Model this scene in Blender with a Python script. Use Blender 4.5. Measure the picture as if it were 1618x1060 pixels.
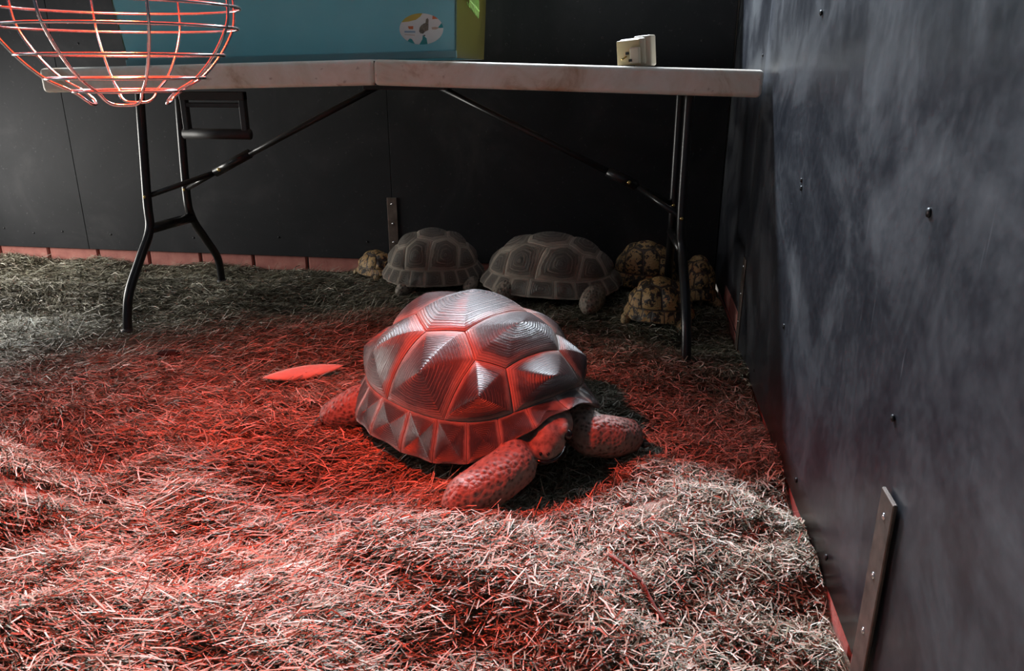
import bpy, bmesh, math, random
import numpy as np
from mathutils import Vector, Matrix

# ------------------------------------------------------------------ clear
for o in list(bpy.data.objects): bpy.data.objects.remove(o, do_unlink=True)
SC = bpy.context.scene
COL = SC.collection
PI = math.pi
rng = np.random.default_rng(7)
random.seed(7)

# ------------------------------------------------------------------ camera
cam_d = bpy.data.cameras.new('camera'); cam = bpy.data.objects.new('camera', cam_d); COL.objects.link(cam)
cam.location = (0, 0, 0.70)
cam.rotation_euler = (math.radians(90 - 19.09), 0, math.radians(8.51))
cam_d.sensor_fit = 'HORIZONTAL'; cam_d.sensor_width = 36.0
cam_d.lens = 36.0 * 1225 / 1618
cam_d.clip_start = 0.02
SC.camera = cam

# ------------------------------------------------------------------ view + world
SC.view_settings.view_transform = 'Standard'
SC.view_settings.look = 'None'
SC.view_settings.gamma = 1.0
SC.view_settings.use_curve_mapping = False
SC.view_settings.exposure = 0.0
w = bpy.data.worlds.new('world'); SC.world = w; w.use_nodes = True
w.node_tree.nodes['Background'].inputs[0].default_value = (0.62, 0.78, 1.0, 1)
w.node_tree.nodes['Background'].inputs[1].default_value = 0.6

# ------------------------------------------------------------------ daylight in the window openings
XL, XR, YF, YB, YO, ZC = -2.62, 0.304, -1.6, 2.665, 3.95, 3.6   # room limits
def area(name, loc, rot, sx, sy, power, col):
    l = bpy.data.lights.new(name, 'AREA'); l.shape = 'RECTANGLE'; l.size = sx; l.size_y = sy
    l.energy = power; l.color = col
    o = bpy.data.objects.new(name, l); COL.objects.link(o); o.location = loc; o.rotation_euler = rot
    return o
# high clerestory window in the outer wall beyond the partition
area('daylight_clerestory', (-0.93, YO + 0.02, 2.92), (math.radians(-90), 0, 0), 1.64, 0.42, 850, (0.80, 0.90, 1.0))
# low hatch in the left wall
area('daylight_hatch', (XL - 0.05, 2.12, 0.36), (0, math.radians(-90), 0), 0.6, 0.8, 22, (1.0, 0.97, 0.90))
# small window in the left wall
area('daylight_side_window', (XL - 0.05, 0.55, 1.45), (0, math.radians(-90), 0), 0.7, 0.8, 3.5, (0.92, 0.96, 1.0))

# ------------------------------------------------------------------ node helpers
def nmat(name):
    m = bpy.data.materials.new(name); m.use_nodes = True
    nt = m.node_tree; b = nt.nodes['Principled BSDF']
    return m, nt, b
def N(nt, t, **kw):
    n = nt.nodes.new(t)
    for k, v in kw.items():
        if k in n.inputs.keys(): n.inputs[k].default_value = v
        else: setattr(n, k, v)
    return n
def ramp(nt, fac, stops, interp='LINEAR'):
    r = nt.nodes.new('ShaderNodeValToRGB'); e = r.color_ramp.elements; r.color_ramp.interpolation = interp
    while len(e) < len(stops): e.new(0.5)
    for i, (p, c) in enumerate(stops):
        e[i].position = p; e[i].color = (*c, 1) if len(c) == 3 else c
    nt.links.new(fac, r.inputs[0]); return r.outputs[0]
def mixc(nt, fac, a, b, mode='MIX'):
    m = nt.nodes.new('ShaderNodeMix'); m.data_type = 'RGBA'; m.blend_type = mode
    for sock, v in ((m.inputs[0], fac), (m.inputs[6], a), (m.inputs[7], b)):
        if hasattr(v, 'is_linked'): nt.links.new(v, sock)
        elif isinstance(v, tuple): sock.default_value = (*v, 1) if len(v) == 3 else v
        else: sock.default_value = v
    return m.outputs[2]
def mth(nt, op, a, b=None, c=None):
    m = nt.nodes.new('ShaderNodeMath'); m.operation = op
    for i, v in enumerate((a, b, c)):
        if v is None: continue
        if hasattr(v, 'is_linked'): nt.links.new(v, m.inputs[i])
        else: m.inputs[i].default_value = v
    return m.outputs[0]
def noise(nt, vec, scale, detail=4, rough=0.55, dist=0.0):
    n = N(nt, 'ShaderNodeTexNoise', Scale=scale, Detail=detail, Roughness=rough, Distortion=dist)
    if vec is not None: nt.links.new(vec, n.inputs['Vector'])
    return n.outputs['Fac']
def coords(nt, kind='Object', scale=None):
    t = nt.nodes.new('ShaderNodeTexCoord'); v = t.outputs[kind]
    if scale:
        m = N(nt, 'ShaderNodeMapping'); m.inputs['Scale'].default_value = scale
        nt.links.new(v, m.inputs[0]); v = m.outputs[0]
    return v
def bump(nt, b, h, strength=0.4, dist=0.01):
    n = N(nt, 'ShaderNodeBump', Strength=strength, Distance=dist)
    nt.links.new(h, n.inputs['Height']); nt.links.new(n.outputs[0], b.inputs['Normal'])
def attr(nt, name):
    a = nt.nodes.new('ShaderNodeAttribute'); a.attribute_name = name; return a.outputs['Fac']
def simple(name, col, rough=0.5, metal=0.0, var=0.15, nscale=30, bstr=0.1):
    m, nt, b = nmat(name); v = coords(nt)
    f = noise(nt, v, nscale)
    c = ramp(nt, f, [(0.3, tuple(x * (1 - var) for x in col)), (0.7, tuple(min(1, x * (1 + var)) for x in col))])
    nt.links.new(c, b.inputs['Base Color']); b.inputs['Roughness'].default_value = rough; b.inputs['Metallic'].default_value = metal
    if bstr: bump(nt, b, f, bstr, 0.002)
    return m

M = {}
def build_materials():
    # black wall sheets, scuffed
    m, nt, b = nmat('black_sheet'); v = coords(nt)
    big = noise(nt, coords(nt, 'Object', (1, 0.55, 0.9)), 3.0, 6, 0.62, 1.6)
    rub = noise(nt, coords(nt, 'Object', (1, 2.2, 1.2)), 2.1, 6, 0.66, 1.2)
    fine = noise(nt, v, 70, 3)
    f = mth(nt, 'ADD', mth(nt, 'MULTIPLY', big, 0.6), mth(nt, 'MULTIPLY', rub, 0.4))
    c = ramp(nt, f, [(0.40, (0.010, 0.012, 0.018)), (0.48, (0.019, 0.021, 0.028)), (0.53, (0.038, 0.041, 0.049)), (0.60, (0.064, 0.068, 0.077)), (0.72, (0.13, 0.138, 0.148))])
    c = mixc(nt, 0.12, c, ramp(nt, fine, [(0.4, (0.02, 0.02, 0.02)), (0.7, (0.12, 0.12, 0.13))]))
    scr = N(nt, 'ShaderNodeTexNoise', Scale=1.0, Detail=2.0); nt.links.new(coords(nt, 'Object', (1, 90, 6)), scr.inputs['Vector'])
    c = mixc(nt, ramp(nt, scr.outputs['Fac'], [(0.72, (0, 0, 0)), (0.78, (0.35,) * 3)]), c, (0.16, 0.165, 0.18))
    nt.links.new(c, b.inputs['Base Color'])
    r = ramp(nt, f, [(0.40, (0.30,) * 3), (0.62, (0.48,) * 3)]); nt.links.new(r, b.inputs['Roughness'])
    bump(nt, b, mth(nt, 'ADD', noise(nt, v, 2.5, 2), mth(nt, 'MULTIPLY', fine, 0.02)), 0.3, 0.02)
    M['sheet'] = m
    # darker matt sheets of the back partition
    m, nt, b = nmat('black_board'); v = coords(nt)
    big = noise(nt, v, 3.0, 5, 0.6, 0.8); fine = noise(nt, v, 90, 3)
    c = ramp(nt, big, [(0.35, (0.007, 0.008, 0.010)), (0.55, (0.013, 0.0135, 0.016)), (0.72, (0.028, 0.028, 0.030))])
    c = mixc(nt, ramp(nt, fine, [(0.66, (0, 0, 0)), (0.75, (0.35,) * 3)]), c, (0.09, 0.09, 0.095))
    nt.links.new(c, b.inputs['Base Color']); b.inputs['Roughness'].default_value = 0.7; b.inputs['Specular IOR Level'].default_value = 0.25
    bump(nt, b, fine, 0.1, 0.002); M['board'] = m
    # bricks
    m, nt, b = nmat('pink_brick'); v = coords(nt)
    f = noise(nt, v, 18, 5)
    c = ramp(nt, f, [(0.3, (0.30, 0.10, 0.085)), (0.6, (0.42, 0.16, 0.13)), (0.8, (0.46, 0.25, 0.20))])
    nt.links.new(c, b.inputs['Base Color']); b.inputs['Roughness'].default_value = 0.85; bump(nt, b, noise(nt, v, 120, 3), 0.3, 0.003); M['brick'] = m
    M['mortar'] = simple('mortar', (0.30, 0.26, 0.23), 0.9)
    M['plaster'] = simple('dull_plaster', (0.035, 0.035, 0.04), 0.9, nscale=4)
    M['soil'] = simple('dusty_soil', (0.25, 0.195, 0.145), 0.95, var=0.3, nscale=25, bstr=0.5)
    M['galv'] = simple('weathered_steel', (0.13, 0.10, 0.085), 0.5, 0.6, 0.35, 40, 0.2)
    M['screw'] = simple('bright_screw', (0.75, 0.76, 0.78), 0.22, 1.0, 0.05)
    M['darkscrew'] = simple('dark_screw', (0.02, 0.02, 0.022), 0.4, 0.5, 0.1)
    M['frame'] = simple('window_frame_paint', (0.35, 0.36, 0.36), 0.6)
    # table plastic with brown stains
    m, nt, b = nmat('stained_white_plastic'); v = coords(nt)
    f = noise(nt, v, 9, 6, 0.65, 0.5); g = noise(nt, v, 45, 4)
    c = ramp(nt, f, [(0.38, (0.84, 0.79, 0.71)), (0.56, (0.74, 0.65, 0.54)), (0.70, (0.46, 0.30, 0.18))])
    c = mixc(nt, ramp(nt, g, [(0.66, (0, 0, 0)), (0.75, (0.6,) * 3)]), c, (0.27, 0.16, 0.10))
    nt.links.new(c, b.inputs['Base Color']); b.inputs['Roughness'].default_value = 0.42; bump(nt, b, noise(nt, v, 300, 2), 0.08, 0.001); M['plastic'] = m
    M['tube'] = simple('black_enamel_tube', (0.012, 0.012, 0.013), 0.28, 0.0, 0.2, 60, 0.02)
    M['blackplastic'] = simple('black_moulded_plastic', (0.02, 0.02, 0.022), 0.5)
    M['chrome'] = simple('chromed_wire', (0.85, 0.84, 0.86), 0.16, 1.0, 0.03, 50, 0)
    M['shade'] = simple('dark_enamelled_shade', (0.05, 0.045, 0.045), 0.6, 0.0, 0.1)
    M['porcelain'] = simple('ceramic_socket', (0.6, 0.58, 0.55), 0.3)
    m, nt, b = nmat('red_heat_bulb'); b.inputs['Base Color'].default_value = (0.4, 0.01, 0.01, 1)
    b.inputs['Emission Color'].default_value = (1.0, 0.052, 0.018, 1); b.inputs['Emission Strength'].default_value = 2050; M['bulb'] = m
    # cage plastics
    m, nt, b = nmat('teal_translucent_plastic'); v = coords(nt)
    f = noise(nt, v, 6, 4)
    nt.links.new(ramp(nt, f, [(0.3, (0.17, 0.36, 0.395)), (0.7, (0.22, 0.42, 0.45))]), b.inputs['Base Color'])
    b.inputs['Roughness'].default_value = 0.4
    tr = N(nt, 'ShaderNodeBsdfTranslucent'); tr.inputs[0].default_value = (0.20, 0.36, 0.38, 1)
    mx = N(nt, 'ShaderNodeMixShader'); mx.inputs[0].default_value = 0.28
    out = nt.nodes['Material Output']
    nt.links.new(b.outputs[0], mx.inputs[1]); nt.links.new(tr.outputs[0], mx.inputs[2]); nt.links.new(mx.outputs[0], out.inputs[0]); M['teal'] = m
    m, nt, b = nmat('olive_translucent_plastic'); v = coords(nt)
    f = noise(nt, v, 5, 4)
    nt.links.new(ramp(nt, f, [(0.3, (0.12, 0.11, 0.035)), (0.7, (0.17, 0.15, 0.05))]), b.inputs['Base Color'])
    b.inputs['Roughness'].default_value = 0.35
    tr = N(nt, 'ShaderNodeBsdfTranslucent'); tr.inputs[0].default_value = (0.26, 0.23, 0.06, 1)
    mx = N(nt, 'ShaderNodeMixShader'); mx.inputs[0].default_value = 0.5
    out = nt.nodes['Material Output']
    nt.links.new(b.outputs[0], mx.inputs[1]); nt.links.new(tr.outputs[0], mx.inputs[2]); nt.links.new(mx.outputs[0], out.inputs[0]); M['olive'] = m
    M['lime'] = simple('lime_wire_coating', (0.35, 0.62, 0.16), 0.35)
    M['stick_white'] = simple('sticker_white', (0.72, 0.70, 0.68), 0.45, var=0.03, bstr=0)
    M['stick_yellow'] = simple('sticker_yellow', (0.52, 0.40, 0.08), 0.45, var=0.05, bstr=0)
    M['stick_teal'] = simple('sticker_teal', (0.02, 0.27, 0.28), 0.45, var=0.05, bstr=0)
    M['stick_grey'] = simple('sticker_rabbit_grey', (0.16, 0.14, 0.11), 0.5, var=0.4, nscale=200, bstr=0)
    M['stick_orange'] = simple('sticker_orange', (0.62, 0.16, 0.06), 0.45, var=0.05, bstr=0)
    M['stick_blue'] = simple('sticker_blue_text', (0.25, 0.38, 0.50), 0.45, var=0.05, bstr=0)
    M['stick_tan'] = simple('sticker_tan', (0.50, 0.36, 0.27), 0.45, var=0.05, bstr=0)
    M['beige'] = simple('beige_plug_plastic', (0.62, 0.55, 0.42), 0.4, var=0.06)
    M['beige2'] = simple('yellowed_socket_face', (0.56, 0.46, 0.25), 0.45, var=0.1)
    M['slot'] = simple('dark_slot', (0.01, 0.01, 0.01), 0.6)
    M['brass'] = simple('brass_pin', (0.75, 0.55, 0.2), 0.25, 1.0, 0.05)
    M['chalk'] = simple('pale_chalky_slab', (0.74, 0.60, 0.52), 0.8, var=0.08, nscale=40, bstr=0.2)
    M['dung'] = simple('dark_dropping', (0.025, 0.018, 0.014), 0.85, var=0.4, nscale=80, bstr=0.6)
    M['twig'] = simple('red_brown_stem', (0.17, 0.065, 0.05), 0.7, var=0.3, nscale=90, bstr=0.4)
    # hay
    def hay(name, tr_w):
        m, nt, b = nmat(name)
        a = attr(nt, 'tint'); g = attr(nt, 'green')
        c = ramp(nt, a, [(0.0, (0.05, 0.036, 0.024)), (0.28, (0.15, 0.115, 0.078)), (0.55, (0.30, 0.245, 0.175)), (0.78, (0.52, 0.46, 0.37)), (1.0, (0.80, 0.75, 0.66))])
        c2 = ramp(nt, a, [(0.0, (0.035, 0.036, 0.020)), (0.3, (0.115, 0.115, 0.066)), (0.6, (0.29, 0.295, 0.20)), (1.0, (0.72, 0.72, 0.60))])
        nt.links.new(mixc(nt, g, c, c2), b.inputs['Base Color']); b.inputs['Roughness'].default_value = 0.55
        return m
    M['hay'] = hay('dry_hay', 0.2)
    # hay bed underneath
    m, nt, b = nmat('matted_hay_bed'); v = coords(nt)
    f = noise(nt, coords(nt, 'Object', (40, 120, 60)), 1.0, 5, 0.7, 1.5)
    nt.links.new(mixc(nt, attr(nt, 'bare'), ramp(nt, f, [(0.3, (0.05, 0.036, 0.022)), (0.55, (0.14, 0.105, 0.07)), (0.75, (0.25, 0.20, 0.14))]), ramp(nt, noise(nt, v, 30, 5), [(0.3, (0.17, 0.13, 0.10)), (0.7, (0.30, 0.24, 0.19))])), b.inputs['Base Color'])
    b.inputs['Roughness'].default_value = 0.9; bump(nt, b, f, 0.6, 0.006); M['bed'] = m
    # carapace scutes : ring = 1 at the seam, 0 at the centre
    def shell(name, dark, mid, pale, edge, gloss, nr, bs):
        m, nt, b = nmat(name); v = coords(nt); r = attr(nt, 'ring')
        n1 = noise(nt, v, 26, 5, 0.6); n2 = noise(nt, v, 160, 3, 0.6)
        rr = mth(nt, 'ADD', r, mth(nt, 'MULTIPLY', mth(nt, 'SUBTRACT', n1, 0.5), 0.35))
        base = ramp(nt, rr, [(0.25, dark), (edge - 0.08, mid), (edge + 0.10, pale), (1.0, tuple(x * 1.1 for x in pale))])
        wob = mth(nt, 'ADD', mth(nt, 'MULTIPLY', r, nr), mth(nt, 'MULTIPLY', n1, 5.0))
        s = mth(nt, 'SINE', wob); s2 = mth(nt, 'SINE', mth(nt, 'MULTIPLY', wob, 2.7))
        lines = mth(nt, 'ADD', mth(nt, 'MULTIPLY', s, 0.6), mth(nt, 'MULTIPLY', s2, 0.4))
        c = mixc(nt, ramp(nt, lines, [(0.0, (0.0,) * 3), (0.9, (0.7,) * 3)]), base, tuple(x * 0.45 for x in dark))
        n4 = noise(nt, v, 14, 5, 0.65, 0.6); s3 = mth(nt, 'SINE', mth(nt, 'ADD', mth(nt, 'MULTIPLY', wob, 0.63), mth(nt, 'MULTIPLY', n4, 9.0)))
        pl = mth(nt, 'MULTIPLY', ramp(nt, s3, [(0.55, (0,) * 3), (0.95, (1,) * 3)]), ramp(nt, n4, [(0.42, (0,) * 3), (0.68, (0.75,) * 3)]))
        c = mixc(nt, pl, c, tuple(x * 0.75 for x in pale))
        gl = ramp(nt, n4, [(0.3, (gloss * 0.9,) * 3), (0.7, (min(1, gloss * 1.7),) * 3)])
        c = mixc(nt, ramp(nt, n2, [(0.58, (0,) * 3), (0.85, (0.18,) * 3)]), c, pale)
        nt.links.new(c, b.inputs['Base Color']); nt.links.new(gl, b.inputs['Roughness'])
        b.inputs['Specular IOR Level'].default_value = 0.75
        bump(nt, b, mth(nt, 'ADD', lines, mth(nt, 'MULTIPLY', n2, 0.8)), bs, 0.0016)
        return m
    M['shell'] = shell('giant_shell', (0.024, 0.017, 0.018), (0.048, 0.034, 0.032), (0.33, 0.25, 0.215), 0.86, 0.33, 110, 0.6)
    M['shell_grey'] = shell('grey_shell', (0.10, 0.085, 0.07), (0.15, 0.125, 0.10), (0.46, 0.39, 0.31), 0.84, 0.6, 40, 0.5)
    M['seam'] = simple('shell_seam', (0.22, 0.165, 0.14), 0.6, var=0.3, nscale=60)
    m, nt, b = nmat('leopard_shell'); v = coords(nt); r = attr(nt, 'ring')
    n1 = noise(nt, v, 55, 3, 0.55, 0.6); n2 = noise(nt, v, 130, 2, 0.5)
    spots = ramp(nt, n1, [(0.50, (0, 0, 0)), (0.56, (1, 1, 1))]); sp2 = ramp(nt, n2, [(0.60, (0, 0, 0)), (0.64, (1, 1, 1))])
    seam = ramp(nt, r, [(0.86, (0, 0, 0)), (0.95, (1, 1, 1))])
    c = mixc(nt, spots, ramp(nt, n2, [(0.3, (0.40, 0.23, 0.08)), (0.7, (0.56, 0.37, 0.16))]), (0.030, 0.020, 0.014))
    c = mixc(nt, sp2, c, (0.03, 0.02, 0.015)); c = mixc(nt, seam, c, (0.05, 0.032, 0.02))
    nt.links.new(c, b.inputs['Base Color']); b.inputs['Roughness'].default_value = 0.5
    bump(nt, b, mth(nt, 'SINE', mth(nt, 'MULTIPLY', r, 45)), 0.4, 0.001); M['leopard'] = m
    # tortoise skin : 'tone' 0 = dark folded skin, 1 = paler scaly leg / head
    def skin(name, dark, pale, vs):
        m, nt, b = nmat(name); v = coords(nt); t = attr(nt, 'tone')
        vo = N(nt, 'ShaderNodeTexVoronoi', Scale=vs); nt.links.new(v, vo.inputs['Vector'])
        d = vo.outputs['Distance']; n1 = noise(nt, v, 60, 4)
        scale_c = ramp(nt, d, [(0.0, tuple(x * 0.30 for x in pale)), (0.22, tuple(x * 0.42 for x in pale)), (0.38, tuple(x * 0.9 for x in pale)), (0.8, tuple(min(1, x * 1.2) for x in pale))])
        c = mixc(nt, t, ramp(nt, n1, [(0.3, dark), (0.7, tuple(x * 1.6 for x in dark))]), scale_c)
        hm = attr(nt, 'head'); n3 = noise(nt, v, 60, 4, 0.6, 0.2)
        c = mixc(nt, hm, c, ramp(nt, n3, [(0.36, tuple(x * 0.45 for x in pale)), (0.52, pale), (0.7, tuple(x * 1.4 for x in pale))]))
        nt.links.new(c, b.inputs['Base Color']); b.inputs['Roughness'].default_value = 0.62
        h = mth(nt, 'ADD', mth(nt, 'MULTIPLY', mth(nt, 'SUBTRACT', 1.0, d), t), mth(nt, 'MULTIPLY', n1, 0.5))
        bump(nt, b, h, 0.7, 0.004)
        return m
    M['skin'] = skin('giant_tortoise_skin', (0.045, 0.038, 0.033), (0.21, 0.155, 0.13), 120)
    M['skin_far'] = skin('grey_tortoise_skin', (0.08, 0.065, 0.05), (0.22, 0.18, 0.14), 110)
    M['skin_leo'] = skin('leopard_tortoise_skin', (0.14, 0.10, 0.06), (0.40, 0.28, 0.14), 160)
    M['eye'] = simple('dark_eye', (0.006, 0.005, 0.005), 0.12, var=0.1, bstr=0)
    M['claw'] = simple('dark_claw', (0.06, 0.045, 0.035), 0.45, var=0.3)
build_materials()

# ------------------------------------------------------------------ object helpers
def link(name, mesh, parent=None, mat=None):
    o = bpy.data.objects.new(name, mesh); COL.objects.link(o)
    if mat is not None: mesh.materials.append(mat)
    if parent: o.parent = parent
    return o
def obj(name, bm, mat, parent=None, smooth=False):
    bmesh.ops.recalc_face_normals(bm, faces=bm.faces)
    me = bpy.data.meshes.new(name); bm.to_mesh(me); bm.free()
    if smooth:
        for p in me.polygons: p.use_smooth = True
    return link(name, me, parent, mat)
def empty(name, loc=(0, 0, 0), rz=0):
    o = bpy.data.objects.new(name, None); COL.objects.link(o); o.location = loc; o.rotation_euler = (0, 0, rz); o.empty_display_size = 0.05
    return o
def tag(o, label, cat, group=None):
    o['label'] = label; o['category'] = cat
    if group: o['group'] = group
    return o
def struct(o, label=None):
    o['kind'] = 'structure'
    if label: o['label'] = label
    return o
def box(bm, x0, x1, y0, y1, z0, z1, mtx=None, bev=0.0, seg=2):
    r = bmesh.ops.create_cube(bm, size=1.0)
    vs = r['verts']
    for v in vs:
        v.co = Vector((x0 + (v.co.x + .5) * (x1 - x0), y0 + (v.co.y + .5) * (y1 - y0), z0 + (v.co.z + .5) * (z1 - z0)))
    if bev:
        es = list({e for v in vs for e in v.link_edges})
        rb = bmesh.ops.bevel(bm, geom=es, offset=bev, segments=seg, profile=0.5, affect='EDGES')
        vs = list({v for f in rb['faces'] for v in f.verts} | {v for v in vs if v.is_valid})
    if mtx is not None:
        for v in vs: v.co = mtx @ v.co
    return vs
def bx(name, mat, parent, *a, **k):
    bm = bmesh.new(); box(bm, *a, **k); return obj(name, bm, mat, parent)
def tube(bm, pts, r, n=10, closed=False, cap=True):
    P = [Vector(p) for p in pts]; m = len(P); rs = r if isinstance(r, (list, tuple)) else [r] * m
    T = []
    for i in range(m):
        a = P[(i - 1) % m] if (closed or i > 0) else P[i]; b = P[(i + 1) % m] if (closed or i < m - 1) else P[i]
        T.append((b - a).normalized())
    u = T[0].orthogonal().normalized(); rings = []
    for i in range(m):
        u = (u - T[i] * u.dot(T[i])).normalized(); v = T[i].cross(u)
        rings.append([bm.verts.new(P[i] + (u * math.cos(2 * PI * k / n) + v * math.sin(2 * PI * k / n)) * rs[i]) for k in range(n)])
    for i in range(m if closed else m - 1):
        A, B = rings[i], rings[(i + 1) % m]
        off = 0
        if closed and i == m - 1:
            off = min(range(n), key=lambda q: (A[0].co - B[q].co).length)
        for k in range(n): bm.faces.new((A[k], A[(k + 1) % n], B[(k + 1 + off) % n], B[(k + off) % n]))
    if cap and not closed:
        bm.faces.new(rings[0][::-1]); bm.faces.new(rings[-1])
def tb(name, mat, parent, pts, r, n=10, closed=False):
    bm = bmesh.new(); tube(bm, pts, r, n, closed); return obj(name, bm, mat, parent, True)
def smooth_path(pts, k=6):
    P = [Vector(p) for p in pts]; out = []
    for i in range(len(P) - 1):
        p0 = P[max(i - 1, 0)]; p1 = P[i]; p2 = P[i + 1]; p3 = P[min(i + 2, len(P) - 1)]
        for j in range(k):
            t = j / k
            out.append(0.5 * ((2 * p1) + (p2 - p0) * t + (2 * p0 - 5 * p1 + 4 * p2 - p3) * t * t + (3 * p1 - p0 - 3 * p2 + p3) * t ** 3))
    out.append(P[-1]); return out
def lathe(bm, prof, n=32, center=(0, 0, 0)):
    c = Vector(center); rings = []
    for r, z in prof: rings.append([bm.verts.new(c + Vector((r * math.cos(2 * PI * k / n), r * math.sin(2 * PI * k / n), z))) for k in range(n)])
    for A, B in zip(rings[:-1], rings[1:]):
        for k in range(n): bm.faces.new((A[k], A[(k + 1) % n], B[(k + 1) % n], B[k]))
def ball(bm, c, r, sub=2, rot=None):
    mt = Matrix.Translation(Vector(c)) @ (rot or Matrix.Identity(4)) @ Matrix.Diagonal((*((r,) * 3 if isinstance(r, (int, float)) else r), 1))
    bmesh.ops.create_icosphere(bm, subdivisions=sub, radius=1.0, matrix=mt)
def disc_screw(name, mat, parent, c, axis, r=0.005):
    bm = bmesh.new()
    bmesh.ops.create_uvsphere(bm, u_segments=10, v_segments=6, radius=r)
    for v in bm.verts: v.co.z *= 0.5
    rot = Vector((0, 0, 1)).rotation_difference(Vector(axis)).to_matrix().to_4x4()
    bmesh.ops.transform(bm, matrix=Matrix.Translation(Vector(c)) @ rot, verts=bm.verts)
    return obj(name, bm, mat, parent, True)

# ------------------------------------------------------------------ hay height field
_w = []
for i in range(26):
    lam = rng.uniform(0.10, 0.6); a = rng.normal(PI / 2 - 0.25, 0.45) if i % 3 else rng.uniform(0, PI)
    _w.append((2 * PI / lam * math.cos(a), 2 * PI / lam * math.sin(a), rng.uniform(0, 2 * PI), 0.0042 * (lam / 0.3) ** 0.8))
RESTS = [(-0.632, 2.45, 0.17), (-0.232, 2.388, 0.22), (-0.866, 2.566, 0.09), (0.066, 2.538, 0.12), (0.105, 2.185, 0.11), (0.226, 2.405, 0.10)]
def hz(x, y):
    x = np.asarray(x, float); y = np.asarray(y, float); z = np.zeros(np.broadcast(x, y).shape)
    for kx, ky, ph, am in _w: z = z + am * np.sin(kx * x + ky * y + ph)
    fore = 1 / (1 + np.exp((y - 1.25) / 0.12))              # deeper drifts in the open foreground
    z = z * (0.55 + 0.95 * fore)
    z = np.clip(z, -0.034, 0.034) - 0.006 - 0.012 * np.clip((y - 2.45) / 0.2, 0, 1)
    for cx, cy, r in RESTS:                                  # hay trodden level where the resting tortoises lie
        d = np.sqrt((x - cx) ** 2 + (y - cy) ** 2) / r
        t = np.clip((1.45 - d) / 0.45, 0, 1); t = t * t * (3 - 2 * t)
        z = z * (1 - t) - 0.001 * t
    return z
BARE = [(-0.94, 1.05, 0.19, 0.034), (0.05, 1.16, 0.06, 0.030)]

# ------------------------------------------------------------------ setting
fl_o = struct(bx('floor', M['soil'], None, XL - 0.3, XR + 0.3, YF - 0.2, YO + 0.2, -0.16, -0.06), 'dusty earth floor under the hay')
struct(bx('ceiling', M['plaster'], None, XL - 0.3, XR + 0.3, YF - 0.2, YO + 0.2, ZC, ZC + 0.1))
struct(bx('wall_front', M['plaster'], None, XL - 0.3, XR + 0.3, YF - 0.2, YF, -0.06, ZC))
# left wall with hatch and window openings
def wall_with_holes(name, axis, c0, c1, a0, a1, z0, z1, holes, mat):
    bm = bmesh.new()
    As = sorted({a0, a1, *[h[0] for h in holes], *[h[1] for h in holes]}); Zs = sorted({z0, z1, *[h[2] for h in holes], *[h[3] for h in holes]})
    for i in range(len(As) - 1):
        for j in range(len(Zs) - 1):
            am, zm = (As[i] + As[i + 1]) / 2, (Zs[j] + Zs[j + 1]) / 2
            if any(h[0] < am < h[1] and h[2] < zm < h[3] for h in holes): continue
            if axis == 'X': box(bm, c0, c1, As[i], As[i + 1], Zs[j], Zs[j + 1])
            else: box(bm, As[i], As[i + 1], c0, c1, Zs[j], Zs[j + 1])
    return struct(obj(name, bm, mat))
wall_with_holes('wall_left', 'X', XL - 0.12, XL, YF, YO, -0.06, ZC, [(1.72, 2.52, 0.06, 0.66), (0.15, 0.95, 1.10, 1.80)], M['plaster'])
wall_with_holes('wall_far', 'Y', YO, YO + 0.12, XL - 0.12, XR + 0.15, -0.06, ZC, [(-1.75, -0.11, 2.71, 3.13)], M['plaster'])
def win_frame(name, plane, c, a0, a1, z0, z1, bars):
    r = struct(empty(name, (0, 0, 0)))
    def b(nm, A0, A1, Z0, Z1):
        if plane == 'X': bx(nm, M['frame'], r, c - 0.025, c + 0.025, A0, A1, Z0, Z1)
        else: bx(nm, M['frame'], r, A0, A1, c - 0.025, c + 0.025, Z0, Z1)
    t = 0.025
    b('window_frame', a0, a1, z0, z0 + t); b('window_frame', a0, a1, z1 - t, z1); b('window_frame', a0, a0 + t, z0 + t, z1 - t); b('window_frame', a1 - t, a1, z0 + t, z1 - t)
    for k in range(1, bars):
        a = a0 + (a1 - a0) * k / bars; b('glazing_bar', a - 0.01, a + 0.01, z0 + t, z1 - t)
win_frame('window_1', 'Y', YO - 0.005, -1.75, -0.11, 2.71, 3.13, 3)
win_frame('window_2', 'X', XL - 0.02, 0.15, 0.95, 1.10, 1.80, 2)
win_frame('door_1', 'X', XL - 0.02, 1.72, 2.52, 0.06, 0.66, 1)

# back partition: brick footing + black sheets
ZP = 1.02
wb = struct(bx('wall_back', M['mortar'], None, XL, XR + 0.012, YB + 0.022, YB + 0.11, -0.06, ZP - 0.01))
bm = bmesh.new(); box(bm, 0, 0.203, 0, 0.085, 0, 0.066, bev=0.004, seg=1); bme = bpy.data.meshes.new('brick'); bm.to_mesh(bme); bm.free(); bme.materials.append(M['brick'])
xj = -2.445 - 0.212
while xj < XR - 0.05:
    for row in (1,):
        x0 = xj + 0.0045
        if x0 + 0.205 > XR: continue
        o = link('brick', bme, wb); o.location = (x0, YB + 0.008, -0.022)
        o.scale = (1, 1, 0.9)
    xj += 0.2125
for (x0, x1) in ((XL, -2.047), (-2.045, -0.829), (-0.827, XR)):
    bm = bmesh.new(); box(bm, x0 - 0.0008, x1 + 0.0008, YB - 0.004, YB + 0.02, 0.037, ZP, bev=0.0015, seg=1)
    p = obj('panel', bm, M['board'], wb)
    for k in range(4):
        for zz in (0.10, 0.78):
            disc_screw('screw', M['darkscrew'], p, (x0 + 0.1 + (x1 - x0 - 0.2) * k / 3, YB - 0.0045, zz + rng.uniform(-.01, .01)), (0, -1, 0), 0.004)
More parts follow.
